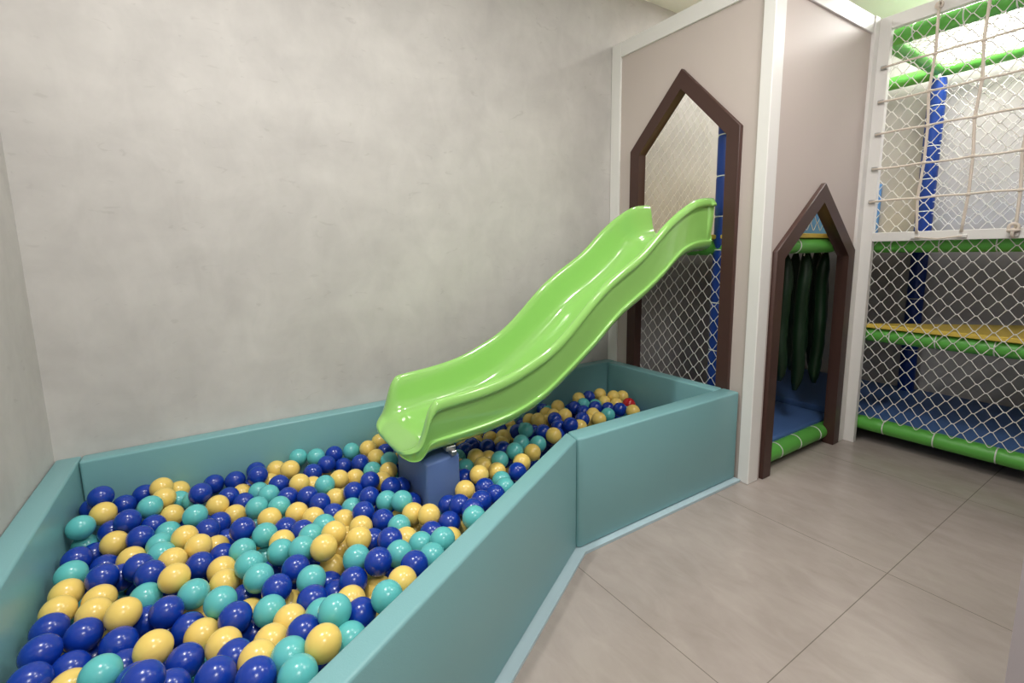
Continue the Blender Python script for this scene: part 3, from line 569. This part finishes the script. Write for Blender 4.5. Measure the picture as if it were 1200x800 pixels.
# the rest of the filling below and behind them
# x, y, z in millimetres
LOWER_BALLS = [
(-2580, -1647, 163), (-2516, -1648, 200), (-2544, -1564, 213), (-2461, -1582, 185), (-2387, -1573, 201), (-2580, -1486, 219), (-2506, -1485, 220), (-2432, -1497, 214), (-2350, -1509, 196), (-2276, -1508, 201),
(-2544, -1421, 220), (-2469, -1420, 220), (-2394, -1420, 220), (-2321, -1433, 214), (-2239, -1445, 192), (-2166, -1445, 203), (-2580, -1356, 219), (-2507, -1356, 220), (-2432, -1356, 220), (-2358, -1355, 220),
(-2283, -1356, 220), (-2210, -1370, 213), (-2127, -1385, 185), (-2025, -1363, 187), (-2544, -1291, 220), (-2470, -1291, 220), (-2395, -1291, 220), (-2321, -1291, 220), (-2247, -1291, 221), (-2173, -1290, 221),
(-1935, -1311, 174), (-2580, -1226, 219), (-2507, -1226, 220), (-2433, -1226, 220), (-2358, -1226, 220), (-2284, -1226, 220), (-1825, -1247, 200), (-2544, -1161, 220), (-2470, -1162, 220), (-2395, -1161, 221),
(-1724, -1188, 200), (-2580, -1096, 219), (-2506, -1097, 220), (-1618, -1127, 209), (-1508, -1063, 215), (-1398, -999, 219), (-1279, -890, 217), (-1151, -856, 209), (-1071, -810, 205), (-997, -798, 211),
(-923, -798, 210), (-850, -798, 209), (-776, -798, 209), (-703, -798, 208), (-630, -798, 208), (-556, -798, 207), (-482, -798, 207), (-409, -798, 206), (-335, -798, 206), (-261, -798, 205),
(-186, -798, 204), (-112, -798, 200), (-1588, -758, 234), (-955, -726, 218), (-881, -726, 217), (-807, -726, 217), (-733, -726, 217), (-660, -726, 217), (-586, -726, 216), (-512, -725, 216),
(-439, -725, 216), (-365, -725, 216), (-292, -725, 216), (-217, -726, 216), (-143, -728, 217), (-1622, -659, 268), (-1412, -593, 280), (-919, -654, 220), (-845, -654, 220), (-771, -654, 220),
(-697, -653, 220), (-624, -652, 220), (-550, -652, 220), (-476, -651, 220), (-401, -651, 220), (-331, -606, 221), (-260, -651, 221), (-186, -650, 220), (-112, -650, 220), (-1622, -547, 281),
(-1412, -554, 218), (-736, -588, 220), (-661, -587, 221), (-587, -587, 220), (-513, -586, 221), (-439, -586, 220), (-223, -585, 221), (-148, -585, 220), (-1412, -480, 222), (-1412, -518, 284),
(-187, -519, 220), (-112, -519, 220), (-1649, -354, 211), (-1390, -356, 270), (-1387, -430, 268), (-149, -454, 221), (-1535, -372, 240), (-1465, -362, 262), (-112, -345, 220), (-1484, -300, 225),
(-1410, -302, 223), (-1340, -309, 242), (-1445, -237, 226), (-1364, -241, 222), (-1289, -262, 219), (-1214, -267, 220), (-1139, -267, 220), (-994, -265, 220), (-919, -265, 220), (-112, -261, 220),
(-1483, -173, 226), (-1402, -177, 224), (-1327, -177, 223), (-1251, -198, 222), (-1177, -202, 220), (-1103, -201, 220), (-1030, -200, 219), (-956, -200, 220), (-882, -200, 220), (-808, -200, 220),
(-516, -200, 220), (-146, -194, 219), (-2186, -135, 221), (-2080, -112, 297), (-1666, -134, 224), (-1440, -112, 225), (-1365, -112, 224), (-1288, -112, 225), (-1214, -133, 222), (-1140, -136, 221),
(-1067, -135, 220), (-992, -135, 221), (-917, -135, 220), (-846, -112, 222), (-773, -133, 220), (-554, -136, 222), (-479, -135, 222), (-408, -112, 226), (-335, -133, 223), (-262, -112, 227),
(-187, -112, 226), (-112, -112, 225), (-2581, -1685, 100), (-2527, -1597, 149), (-2461, -1616, 120), (-2580, -1529, 158), (-2505, -1527, 160), (-2418, -1531, 150), (-2347, -1550, 135), (-2543, -1464, 159),
(-2469, -1463, 160), (-2394, -1463, 160), (-2307, -1468, 150), (-2238, -1486, 131), (-2580, -1399, 159), (-2506, -1398, 159), (-2432, -1398, 160), (-2358, -1398, 159), (-2284, -1397, 159), (-2193, -1403, 149),
(-2122, -1419, 119), (-2544, -1334, 159), (-2469, -1334, 160), (-2395, -1334, 160), (-2321, -1334, 160), (-2247, -1333, 160), (-2173, -1333, 160), (-2084, -1337, 151), (-1999, -1348, 120), (-2580, -1270, 159),
(-2507, -1269, 159), (-2433, -1269, 159), (-2359, -1268, 160), (-2285, -1268, 160), (-2211, -1268, 160), (-2138, -1268, 160), (-2065, -1268, 161), (-1993, -1270, 160), (-1887, -1283, 126), (-2544, -1205, 160),
(-2470, -1205, 160), (-2396, -1205, 160), (-2322, -1205, 160), (-2248, -1204, 160), (-2175, -1204, 161), (-2102, -1204, 161), (-2028, -1205, 161), (-1954, -1207, 161), (-1870, -1216, 152), (-1780, -1221, 147),
(-2580, -1140, 159), (-2507, -1140, 160), (-2433, -1140, 160), (-2359, -1139, 160), (-2286, -1140, 161), (-2212, -1139, 161), (-2139, -1140, 161), (-2065, -1140, 161), (-1991, -1142, 161), (-1918, -1144, 161),
(-1844, -1147, 161), (-1771, -1150, 159), (-1680, -1163, 146), (-2544, -1076, 160), (-2470, -1076, 160), (-2396, -1076, 161), (-2322, -1076, 161), (-2249, -1075, 161), (-2175, -1076, 161), (-2102, -1076, 161),
(-2028, -1077, 161), (-1954, -1079, 161), (-1880, -1081, 161), (-1807, -1084, 161), (-1733, -1088, 161), (-1658, -1094, 158), (-1580, -1105, 150), (-2580, -1012, 160), (-2507, -1012, 161), (-2433, -1011, 161),
(-2359, -1011, 161), (-2323, -948, 161), (-2213, -1011, 161), (-2138, -1012, 161), (-2064, -1012, 161), (-1990, -1013, 161), (-1917, -1016, 159), (-1842, -1018, 161), (-1768, -1022, 161), (-1694, -1026, 161),
(-1621, -1030, 161), (-1546, -1035, 159), (-1469, -1041, 155), (-2544, -948, 161), (-2470, -948, 161), (-2396, -948, 160), (-2366, -921, 222), (-2249, -948, 161), (-2175, -948, 161), (-2101, -948, 161),
(-2027, -949, 161), (-1953, -950, 161), (-1878, -952, 161), (-1804, -955, 160), (-1730, -960, 161), (-1655, -964, 161), (-1581, -968, 161), (-1507, -972, 161), (-1433, -975, 160), (-1359, -977, 160),
(-2580, -884, 160), (-2507, -884, 161), (-2433, -883, 161), (-2360, -883, 160), (-2286, -883, 161), (-2212, -884, 161), (-2138, -884, 161), (-2064, -884, 160), (-1989, -885, 161), (-1915, -886, 160),
(-1840, -889, 161), (-1765, -891, 160), (-1690, -898, 162), (-1616, -902, 162), (-1541, -905, 160), (-1467, -910, 160), (-1392, -913, 160), (-1317, -915, 159), (-1236, -905, 159), (-2545, -820, 161),
(-2471, -820, 161), (-2397, -820, 161), (-2323, -820, 161), (-2249, -820, 161), (-2175, -820, 161), (-2101, -820, 160), (-2026, -821, 160), (-1952, -821, 160), (-1878, -822, 160), (-1803, -826, 160),
(-1727, -827, 158), (-1651, -835, 162), (-1574, -842, 180), (-1493, -849, 193), (-1426, -849, 160), (-1351, -849, 160), (-1277, -843, 160), (-1202, -839, 159), (-1115, -835, 149), (-2580, -756, 160),
(-2507, -755, 161), (-2434, -755, 161), (-2360, -755, 161), (-2286, -755, 161), (-2213, -755, 161), (-2139, -755, 161), (-2065, -756, 160), (-1991, -756, 161), (-1918, -756, 160), (-1844, -756, 160),
(-1770, -760, 161), (-1696, -759, 159), (-1624, -763, 169), (-1550, -758, 171), (-1451, -780, 166), (-1389, -802, 203), (-1318, -781, 161), (-1245, -776, 161), (-1173, -770, 161), (-1102, -763, 160),
(-1032, -768, 154), (-960, -766, 155), (-887, -765, 155), (-813, -764, 154), (-740, -764, 154), (-667, -764, 154), (-593, -763, 153), (-520, -763, 153), (-446, -763, 153), (-372, -762, 153),
(-299, -762, 153), (-225, -762, 152), (-151, -760, 151), (-2545, -692, 161), (-2471, -692, 161), (-2397, -691, 161), (-2323, -691, 161), (-2250, -691, 161), (-2176, -691, 161), (-2103, -691, 161),
(-2029, -691, 161), (-1956, -691, 161), (-1883, -690, 161), (-1811, -690, 160), (-1739, -693, 161), (-1669, -689, 154), (-1622, -698, 205), (-1495, -758, 220), (-1412, -731, 206), (-1350, -704, 176),
(-1282, -712, 159), (-1210, -706, 160), (-1137, -700, 160), (-1064, -699, 161), (-991, -698, 160), (-917, -697, 160), (-844, -696, 160), (-770, -696, 160), (-697, -695, 160), (-623, -695, 160),
(-549, -695, 160), (-476, -694, 160), (-403, -694, 160), (-330, -693, 160), (-257, -693, 160), (-184, -692, 160), (-112, -692, 159), (-2580, -628, 160), (-2507, -627, 161), (-2434, -627, 161),
(-2361, -626, 161), (-2287, -626, 161), (-2214, -626, 161), (-2140, -626, 161), (-2067, -626, 161), (-1994, -626, 161), (-1921, -626, 161), (-1847, -625, 161), (-1774, -625, 162), (-1700, -622, 165),
(-1622, -635, 164), (-1622, -593, 223), (-1412, -641, 224), (-1345, -631, 160), (-1299, -661, 210), (-1248, -643, 160), (-1174, -638, 161), (-1101, -635, 161), (-1028, -633, 161), (-955, -632, 160),
(-881, -632, 160), (-808, -631, 160), (-734, -630, 160), (-661, -630, 159), (-587, -629, 160), (-513, -629, 160), (-440, -629, 160), (-367, -628, 160), (-294, -627, 160), (-221, -627, 160),
(-148, -627, 160), (-2544, -564, 161), (-2471, -563, 161), (-2398, -562, 161), (-2324, -562, 161), (-2251, -562, 161), (-2177, -562, 161), (-2104, -562, 159), (-2031, -562, 161), (-1958, -561, 161),
(-1884, -561, 161), (-1810, -561, 160), (-1736, -559, 158), (-1691, -549, 217), (-1622, -520, 213), (-1412, -599, 162), (-1412, -514, 157), (-1354, -556, 162), (-1250, -599, 220), (-1213, -576, 160),
(-1139, -571, 160), (-1065, -569, 160), (-992, -568, 161), (-918, -567, 161), (-845, -567, 161), (-771, -566, 160), (-699, -565, 160), (-624, -565, 160), (-551, -564, 160), (-477, -564, 160),
(-404, -563, 160), (-331, -563, 160), (-259, -562, 160), (-185, -562, 160), (-112, -562, 159), (-2580, -503, 160), (-2508, -498, 161), (-2435, -498, 161), (-2362, -497, 161), (-2288, -497, 161),
(-2215, -497, 161), (-2141, -497, 161), (-2068, -497, 161), (-1995, -497, 161), (-1921, -497, 161), (-1848, -496, 161), (-1775, -496, 161), (-1700, -494, 168), (-1622, -445, 217), (-1622, -481, 153),
(-1412, -436, 163), (-1349, -460, 194), (-1305, -520, 204), (-1246, -511, 162), (-1174, -506, 160), (-1101, -504, 161), (-1028, -503, 161), (-955, -502, 161), (-882, -502, 161), (-809, -501, 161),
(-735, -501, 161), (-662, -500, 161), (-588, -500, 161), (-515, -499, 161), (-442, -499, 161), (-368, -498, 161), (-295, -498, 161), (-222, -497, 160), (-149, -497, 160), (-2580, -433, 170),
(-2473, -433, 161), (-2399, -433, 161), (-2325, -433, 161), (-2252, -433, 161), (-2179, -433, 161), (-2105, -433, 161), (-2032, -433, 161), (-1959, -433, 161), (-1886, -432, 161), (-1813, -432, 161),
(-1740, -431, 163), (-1691, -417, 216), (-1645, -406, 159), (-1512, -372, 170), (-1373, -391, 207), (-1320, -404, 159), (-1275, -447, 199), (-1213, -442, 159), (-1139, -440, 161), (-1066, -439, 161),
(-992, -438, 161), (-919, -437, 161), (-845, -437, 161), (-772, -436, 161), (-698, -436, 161), (-626, -436, 161), (-552, -435, 161), (-479, -435, 161), (-405, -434, 161), (-332, -433, 161),
(-259, -433, 161), (-186, -432, 160), (-112, -432, 160), (-2580, -362, 161), (-2509, -368, 160), (-2436, -369, 161), (-2362, -369, 161), (-2289, -369, 161), (-2216, -369, 161), (-2142, -369, 161),
(-2069, -368, 161), (-1996, -368, 161), (-1923, -368, 161), (-1850, -368, 160), (-1778, -367, 164), (-1703, -305, 225), (-1667, -303, 162), (-1583, -372, 185), (-1444, -372, 192), (-1392, -354, 147),
(-1295, -358, 211), (-1249, -377, 159), (-1176, -375, 161), (-1103, -374, 161), (-1030, -373, 161), (-956, -373, 161), (-883, -372, 161), (-809, -372, 161), (-736, -371, 161), (-662, -371, 161),
(-589, -370, 161), (-516, -370, 161), (-442, -370, 161), (-369, -369, 161), (-296, -369, 161), (-222, -368, 161), (-149, -368, 160), (-2545, -301, 160), (-2472, -304, 161), (-2399, -304, 161),
(-2326, -305, 161), (-2252, -305, 161), (-2179, -304, 161), (-2106, -304, 161), (-2033, -304, 161), (-1960, -304, 161), (-1887, -304, 160), (-1814, -303, 163), (-1741, -303, 163), (-1666, -240, 227),
(-1593, -303, 164), (-1520, -302, 162), (-1446, -305, 161), (-1359, -297, 170), (-1287, -305, 158), (-1214, -311, 160), (-1141, -310, 160), (-1067, -309, 161), (-993, -308, 160), (-920, -308, 160),
(-846, -307, 161), (-773, -307, 161), (-700, -306, 161), (-626, -306, 161), (-553, -306, 161), (-479, -305, 161), (-406, -305, 161), (-333, -304, 161), (-259, -304, 161), (-186, -304, 161),
(-112, -303, 159), (-2580, -238, 161), (-2508, -239, 161), (-2435, -240, 160), (-2362, -240, 160), (-2289, -240, 161), (-2216, -240, 161), (-2143, -240, 161), (-2070, -240, 161), (-1997, -240, 161),
(-1924, -240, 160), (-1851, -239, 163), (-1778, -240, 164), (-1704, -240, 163), (-1629, -240, 163), (-1556, -239, 164), (-1481, -240, 162), (-1407, -241, 162), (-1325, -236, 159), (-1250, -240, 161),
(-1177, -244, 159), (-1104, -244, 159), (-1030, -243, 160), (-957, -243, 160), (-883, -243, 160), (-810, -242, 160), (-736, -242, 161), (-663, -241, 161), (-590, -241, 161), (-516, -241, 160),
(-443, -241, 161), (-370, -240, 161), (-296, -240, 160), (-223, -240, 160), (-149, -239, 160), (-2545, -175, 163), (-2472, -176, 163), (-2398, -176, 163), (-2326, -176, 160), (-2253, -176, 161),
(-2180, -176, 160), (-2106, -176, 161), (-2033, -176, 161), (-1960, -176, 161), (-1888, -176, 163), (-1814, -176, 163), (-1740, -176, 164), (-1666, -176, 163), (-1592, -176, 164), (-1518, -176, 162),
(-1443, -176, 163), (-1366, -175, 160), (-1287, -175, 162), (-1213, -176, 161), (-1140, -178, 159), (-1067, -178, 159), (-993, -177, 159), (-920, -178, 160), (-846, -177, 160), (-773, -177, 160),
(-700, -177, 160), (-627, -177, 160), (-553, -177, 160), (-480, -176, 160), (-407, -176, 160), (-334, -176, 163), (-260, -176, 163), (-187, -175, 160), (-112, -174, 156), (-2580, -112, 164),
(-2508, -112, 164), (-2435, -112, 164), (-2362, -112, 164), (-2289, -112, 163), (-2217, -112, 159), (-2144, -112, 163), (-2070, -112, 164), (-1997, -112, 163), (-1924, -112, 164), (-1851, -112, 164),
(-1777, -112, 164), (-1703, -112, 163), (-1629, -112, 163), (-1555, -112, 164), (-1481, -112, 163), (-1404, -112, 161), (-1326, -112, 162), (-1251, -112, 162), (-1176, -112, 161), (-1103, -112, 159),
(-1030, -112, 161), (-956, -112, 161), (-883, -112, 158), (-810, -112, 158), (-736, -112, 159), (-663, -112, 163), (-590, -112, 162), (-517, -112, 162), (-444, -112, 161), (-371, -112, 162),
(-297, -112, 163), (-224, -112, 163), (-150, -112, 162), (-2580, -1609, 100), (-2520, -1650, 100), (-2542, -1547, 100), (-2468, -1547, 100), (-2402, -1581, 100), (-2580, -1483, 100), (-2506, -1483, 100),
(-2432, -1483, 100), (-2359, -1485, 100), (-2293, -1518, 100), (-2544, -1419, 100), (-2469, -1419, 100), (-2395, -1419, 100), (-2321, -1419, 100), (-2247, -1419, 100), (-2182, -1454, 100), (-2580, -1355, 100),
(-2507, -1356, 100), (-2432, -1355, 100), (-2358, -1355, 100), (-2284, -1355, 100), (-2210, -1354, 100), (-2136, -1352, 100), (-2060, -1383, 100), (-2544, -1291, 100), (-2470, -1290, 100), (-2396, -1290, 100),
(-2322, -1290, 100), (-2248, -1290, 100), (-2175, -1289, 100), (-2102, -1288, 100), (-2030, -1289, 100), (-1956, -1292, 100), (-2580, -1226, 100), (-2507, -1227, 100), (-2433, -1227, 100), (-2359, -1227, 100),
(-2285, -1226, 100), (-2212, -1226, 100), (-2139, -1225, 100), (-2066, -1225, 100), (-1992, -1227, 100), (-1920, -1227, 100), (-1828, -1249, 100), (-2544, -1162, 100), (-2470, -1161, 100), (-2396, -1161, 100),
(-2322, -1161, 100), (-2249, -1161, 100), (-2176, -1161, 100), (-2102, -1161, 100), (-2029, -1162, 100), (-1955, -1163, 100), (-1882, -1166, 100), (-1809, -1173, 100), (-1731, -1192, 100), (-2580, -1097, 100),
(-2507, -1098, 100), (-2433, -1098, 100), (-2359, -1098, 100), (-2286, -1098, 100), (-2212, -1097, 100), (-2139, -1097, 100), (-2065, -1098, 100), (-1992, -1099, 100), (-1918, -1101, 100), (-1845, -1104, 100),
(-1772, -1108, 100), (-1699, -1112, 100), (-1628, -1132, 100), (-2544, -1033, 100), (-2470, -1033, 100), (-2396, -1033, 100), (-2323, -1033, 100), (-2249, -1033, 100), (-2175, -1033, 100), (-2102, -1033, 100),
(-2028, -1034, 100), (-1954, -1036, 100), (-1880, -1038, 100), (-1807, -1042, 100), (-1733, -1046, 100), (-1659, -1050, 100), (-1586, -1054, 100), (-1512, -1065, 100), (-2580, -969, 100), (-2507, -970, 100),
(-2433, -970, 100), (-2360, -970, 100), (-2286, -970, 100), (-2212, -969, 100), (-2138, -970, 100), (-2064, -970, 100), (-1990, -971, 100), (-1916, -973, 100), (-1842, -975, 100), (-1769, -980, 100),
(-1694, -984, 100), (-1620, -988, 100), (-1546, -991, 100), (-1471, -994, 100), (-1397, -998, 100), (-2544, -905, 100), (-2470, -905, 100), (-2397, -905, 100), (-2323, -905, 100), (-2249, -905, 100),
(-2175, -905, 100), (-2101, -905, 100), (-2027, -906, 100), (-1953, -907, 100), (-1879, -910, 100), (-1804, -912, 100), (-1731, -919, 100), (-1657, -923, 100), (-1581, -926, 100), (-1506, -929, 100),
(-1430, -932, 100), (-1354, -937, 100), (-1275, -928, 100), (-2580, -841, 100), (-2507, -841, 100), (-2434, -841, 100), (-2360, -841, 100), (-2286, -841, 100), (-2212, -841, 100), (-2138, -842, 100),
(-2064, -842, 100), (-1990, -842, 100), (-1916, -844, 100), (-1842, -847, 100), (-1768, -848, 100), (-1695, -859, 100), (-1621, -863, 100), (-1547, -862, 100), (-1467, -867, 100), (-1388, -871, 100),
(-1313, -867, 100), (-1239, -863, 100), (-1164, -863, 100), (-2545, -777, 100), (-2471, -777, 100), (-2397, -776, 100), (-2323, -776, 100), (-2249, -776, 100), (-2176, -777, 100), (-2102, -777, 100),
(-2028, -777, 100), (-1955, -778, 100), (-1881, -778, 100), (-1808, -783, 100), (-1735, -782, 100), (-1663, -796, 100), (-1591, -804, 120), (-1507, -812, 131), (-1423, -807, 100), (-1351, -806, 100),
(-1279, -800, 100), (-1207, -796, 100), (-1135, -787, 100), (-1066, -807, 100), (-994, -798, 100), (-922, -798, 100), (-849, -798, 100), (-776, -798, 100), (-703, -798, 100), (-630, -798, 100),
(-556, -798, 100), (-483, -798, 100), (-409, -798, 100), (-335, -798, 100), (-261, -798, 100), (-187, -798, 100), (-112, -798, 100), (-2580, -713, 100), (-2507, -713, 100), (-2434, -713, 100),
(-2360, -713, 100), (-2287, -713, 100), (-2213, -713, 100), (-2140, -713, 100), (-2066, -713, 100), (-1993, -713, 100), (-1920, -713, 100), (-1848, -713, 100), (-1775, -718, 100), (-1703, -716, 100),
(-1622, -740, 100), (-1544, -758, 100), (-1472, -758, 100), (-1385, -760, 143), (-1320, -739, 100), (-1246, -733, 100), (-1172, -725, 100), (-1099, -722, 100), (-1026, -720, 100), (-953, -719, 100),
(-880, -718, 100), (-806, -718, 100), (-733, -717, 100), (-659, -716, 100), (-586, -716, 100), (-512, -715, 100), (-439, -715, 100), (-366, -714, 100), (-293, -714, 100), (-220, -714, 100),
(-146, -713, 100), (-2545, -649, 100), (-2471, -648, 100), (-2397, -648, 100), (-2324, -648, 100), (-2250, -648, 100), (-2177, -648, 100), (-2104, -648, 100), (-2030, -648, 100), (-1957, -648, 100),
(-1885, -647, 100), (-1814, -647, 100), (-1746, -653, 100), (-1681, -639, 100), (-1622, -672, 100), (-1412, -673, 160), (-1412, -712, 100), (-1352, -672, 100), (-1281, -668, 100), (-1209, -662, 100),
(-1136, -658, 100), (-1064, -656, 100), (-990, -655, 100), (-917, -654, 100), (-844, -653, 100), (-771, -653, 100), (-697, -652, 100), (-624, -652, 100), (-550, -651, 100), (-477, -651, 100),
(-403, -650, 100), (-331, -650, 100), (-257, -649, 100), (-185, -649, 100), (-112, -648, 100), (-2580, -585, 100), (-2507, -585, 100), (-2434, -584, 100), (-2361, -584, 100), (-2288, -584, 100),
(-2214, -584, 100), (-2141, -584, 100), (-2067, -584, 100), (-1994, -584, 100), (-1921, -583, 100), (-1848, -582, 100), (-1773, -583, 100), (-1689, -566, 100), (-1647, -565, 160), (-1622, -600, 100),
(-1412, -634, 100), (-1333, -590, 100), (-1287, -581, 158), (-1249, -601, 100), (-1175, -596, 100), (-1101, -592, 100), (-1028, -590, 100), (-955, -590, 100), (-881, -589, 100), (-808, -588, 100),
(-734, -587, 100), (-661, -587, 100), (-587, -586, 100), (-514, -586, 100), (-441, -585, 100), (-367, -585, 100), (-295, -584, 100), (-221, -584, 100), (-148, -584, 100), (-2545, -521, 100),
(-2471, -520, 100), (-2398, -519, 100), (-2325, -519, 100), (-2251, -519, 100), (-2178, -519, 100), (-2105, -519, 100), (-2031, -519, 100), (-1958, -518, 100), (-1885, -518, 100), (-1812, -518, 100),
(-1740, -516, 100), (-1674, -487, 100), (-1622, -531, 100), (-1412, -560, 100), (-1412, -475, 100), (-1353, -517, 100), (-1282, -536, 100), (-1209, -532, 100), (-1137, -527, 100), (-1064, -526, 100),
(-992, -525, 100), (-918, -524, 100), (-845, -524, 100), (-771, -523, 100), (-699, -523, 100), (-624, -522, 100), (-552, -522, 100), (-478, -521, 100), (-405, -520, 100), (-331, -520, 100),
(-259, -520, 100), (-185, -519, 100), (-112, -519, 100), (-2580, -456, 100), (-2509, -455, 100), (-2436, -455, 100), (-2362, -455, 100), (-2289, -455, 100), (-2215, -455, 100), (-2142, -455, 100),
(-2068, -455, 100), (-1995, -454, 100), (-1922, -454, 100), (-1848, -453, 100), (-1775, -452, 100), (-1706, -426, 100), (-1622, -434, 100), (-1597, -366, 113), (-1406, -404, 100), (-1346, -442, 100),
(-1306, -480, 141), (-1247, -470, 100), (-1174, -463, 100), (-1102, -461, 100), (-1029, -460, 100), (-955, -460, 100), (-882, -459, 100), (-809, -458, 100), (-735, -458, 100), (-662, -457, 100),
(-589, -457, 100), (-515, -456, 100), (-442, -456, 100), (-368, -455, 100), (-295, -455, 100), (-222, -454, 100), (-148, -454, 100), (-2547, -389, 100), (-2473, -390, 100), (-2399, -390, 100),
(-2326, -390, 100), (-2252, -390, 100), (-2179, -390, 100), (-2105, -390, 100), (-2032, -390, 100), (-1959, -389, 100), (-1885, -389, 100), (-1812, -388, 100), (-1742, -365, 100), (-1705, -366, 163),
(-1667, -365, 100), (-1528, -372, 100), (-1460, -365, 119), (-1342, -368, 100), (-1281, -407, 100), (-1210, -398, 100), (-1138, -397, 100), (-1066, -396, 100), (-992, -395, 100), (-919, -394, 100),
(-846, -394, 100), (-773, -394, 100), (-699, -393, 100), (-626, -393, 100), (-552, -392, 100), (-479, -392, 100), (-405, -391, 100), (-332, -391, 100), (-259, -390, 100), (-186, -390, 100),
(-112, -389, 100), (-2580, -322, 100), (-2509, -325, 100), (-2436, -326, 100), (-2362, -326, 100), (-2289, -326, 100), (-2216, -326, 100), (-2142, -326, 100), (-2069, -326, 100), (-1996, -325, 100),
(-1922, -325, 100), (-1849, -324, 100), (-1779, -303, 100), (-1704, -302, 100), (-1630, -302, 100), (-1557, -304, 100), (-1483, -301, 100), (-1405, -301, 100), (-1330, -297, 100), (-1252, -333, 100),
(-1178, -332, 100), (-1104, -331, 100), (-1030, -330, 100), (-956, -330, 100), (-883, -329, 100), (-809, -329, 100), (-736, -328, 100), (-663, -328, 100), (-589, -328, 100), (-516, -327, 100),
(-442, -327, 100), (-369, -326, 100), (-296, -326, 100), (-222, -325, 100), (-149, -325, 100), (-2546, -257, 100), (-2473, -260, 100), (-2399, -261, 100), (-2326, -261, 100), (-2253, -261, 100),
(-2179, -261, 100), (-2106, -261, 100), (-2033, -261, 100), (-1959, -260, 100), (-1885, -260, 100), (-1815, -240, 100), (-1741, -239, 100), (-1667, -239, 100), (-1592, -240, 100), (-1519, -239, 100),
(-1443, -238, 100), (-1369, -236, 100), (-1286, -240, 100), (-1216, -267, 100), (-1141, -266, 100), (-1067, -266, 100), (-994, -265, 100), (-920, -265, 100), (-846, -264, 100), (-773, -264, 100),
(-700, -264, 100), (-626, -263, 100), (-553, -263, 100), (-479, -262, 100), (-406, -262, 100), (-333, -261, 100), (-260, -261, 100), (-186, -261, 100), (-112, -259, 100), (-2580, -179, 100),
(-2508, -193, 100), (-2435, -178, 100), (-2364, -196, 100), (-2290, -197, 100), (-2216, -197, 100), (-2143, -197, 100), (-2070, -196, 100), (-1996, -196, 100), (-1923, -195, 100), (-1852, -176, 100),
(-1778, -176, 100), (-1704, -176, 100), (-1629, -176, 100), (-1556, -176, 100), (-1481, -176, 100), (-1406, -174, 100), (-1325, -177, 100), (-1250, -176, 100), (-1179, -200, 100), (-1105, -201, 100),
(-1031, -200, 100), (-957, -200, 100), (-883, -200, 100), (-810, -199, 100), (-736, -199, 100), (-663, -199, 100), (-590, -198, 100), (-516, -197, 100), (-443, -197, 100), (-369, -196, 100),
(-297, -178, 100), (-225, -195, 100), (-151, -195, 100), (-2547, -112, 100), (-2472, -112, 100), (-2399, -112, 100), (-2325, -112, 100), (-2254, -132, 100), (-2178, -132, 100), (-2107, -112, 100),
(-2033, -112, 100), (-1961, -130, 100), (-1889, -112, 100), (-1815, -112, 100), (-1741, -112, 100), (-1666, -112, 100), (-1592, -112, 100), (-1518, -112, 100), (-1444, -112, 100), (-1364, -112, 100),
(-1288, -112, 100), (-1213, -112, 100), (-1142, -135, 100), (-1065, -134, 100), (-993, -112, 100), (-922, -134, 100), (-847, -135, 100), (-772, -134, 100), (-698, -133, 100), (-626, -112, 100),
(-554, -132, 100), (-482, -112, 100), (-407, -132, 100), (-335, -112, 100), (-261, -112, 100), (-187, -112, 100), (-112, -112, 100),]
pts = [(a / 1000, b / 1000, c / 1000) for a, b, c in LOWER_BALLS]; bm = bmesh.new(); rnd = random.Random(3)
bmesh.ops.create_uvsphere(bm, u_segments=14, v_segments=9, radius=BR)
tv = [tuple(v.co) for v in bm.verts]; tf = [[v.index for v in f.verts] for f in bm.faces]; bm.free()
V = []; Fc = []; mi = []
for p in pts:
    k = len(V); V += [(a + p[0], b + p[1], c + p[2]) for a, b, c in tv]; Fc += [[k + q for q in f] for f in tf]
    mi += [rnd.choices((0, 1, 2), (.62, .18, .20))[0]] * len(tf)
me = bpy.data.meshes.new('ball_filling'); me.from_pydata(V, [], Fc)
for k in ('B', 'Y', 'T'): me.materials.append(M[k])
me.polygons.foreach_set('material_index', mi); me.polygons.foreach_set('use_smooth', [True] * len(Fc)); me.update()
o = bpy.data.objects.new('ball_filling', me); COL.objects.link(o)
tag(o, 'mixed blue, yellow and teal balls filling the pit below the top layer', 'balls', kind='stuff')
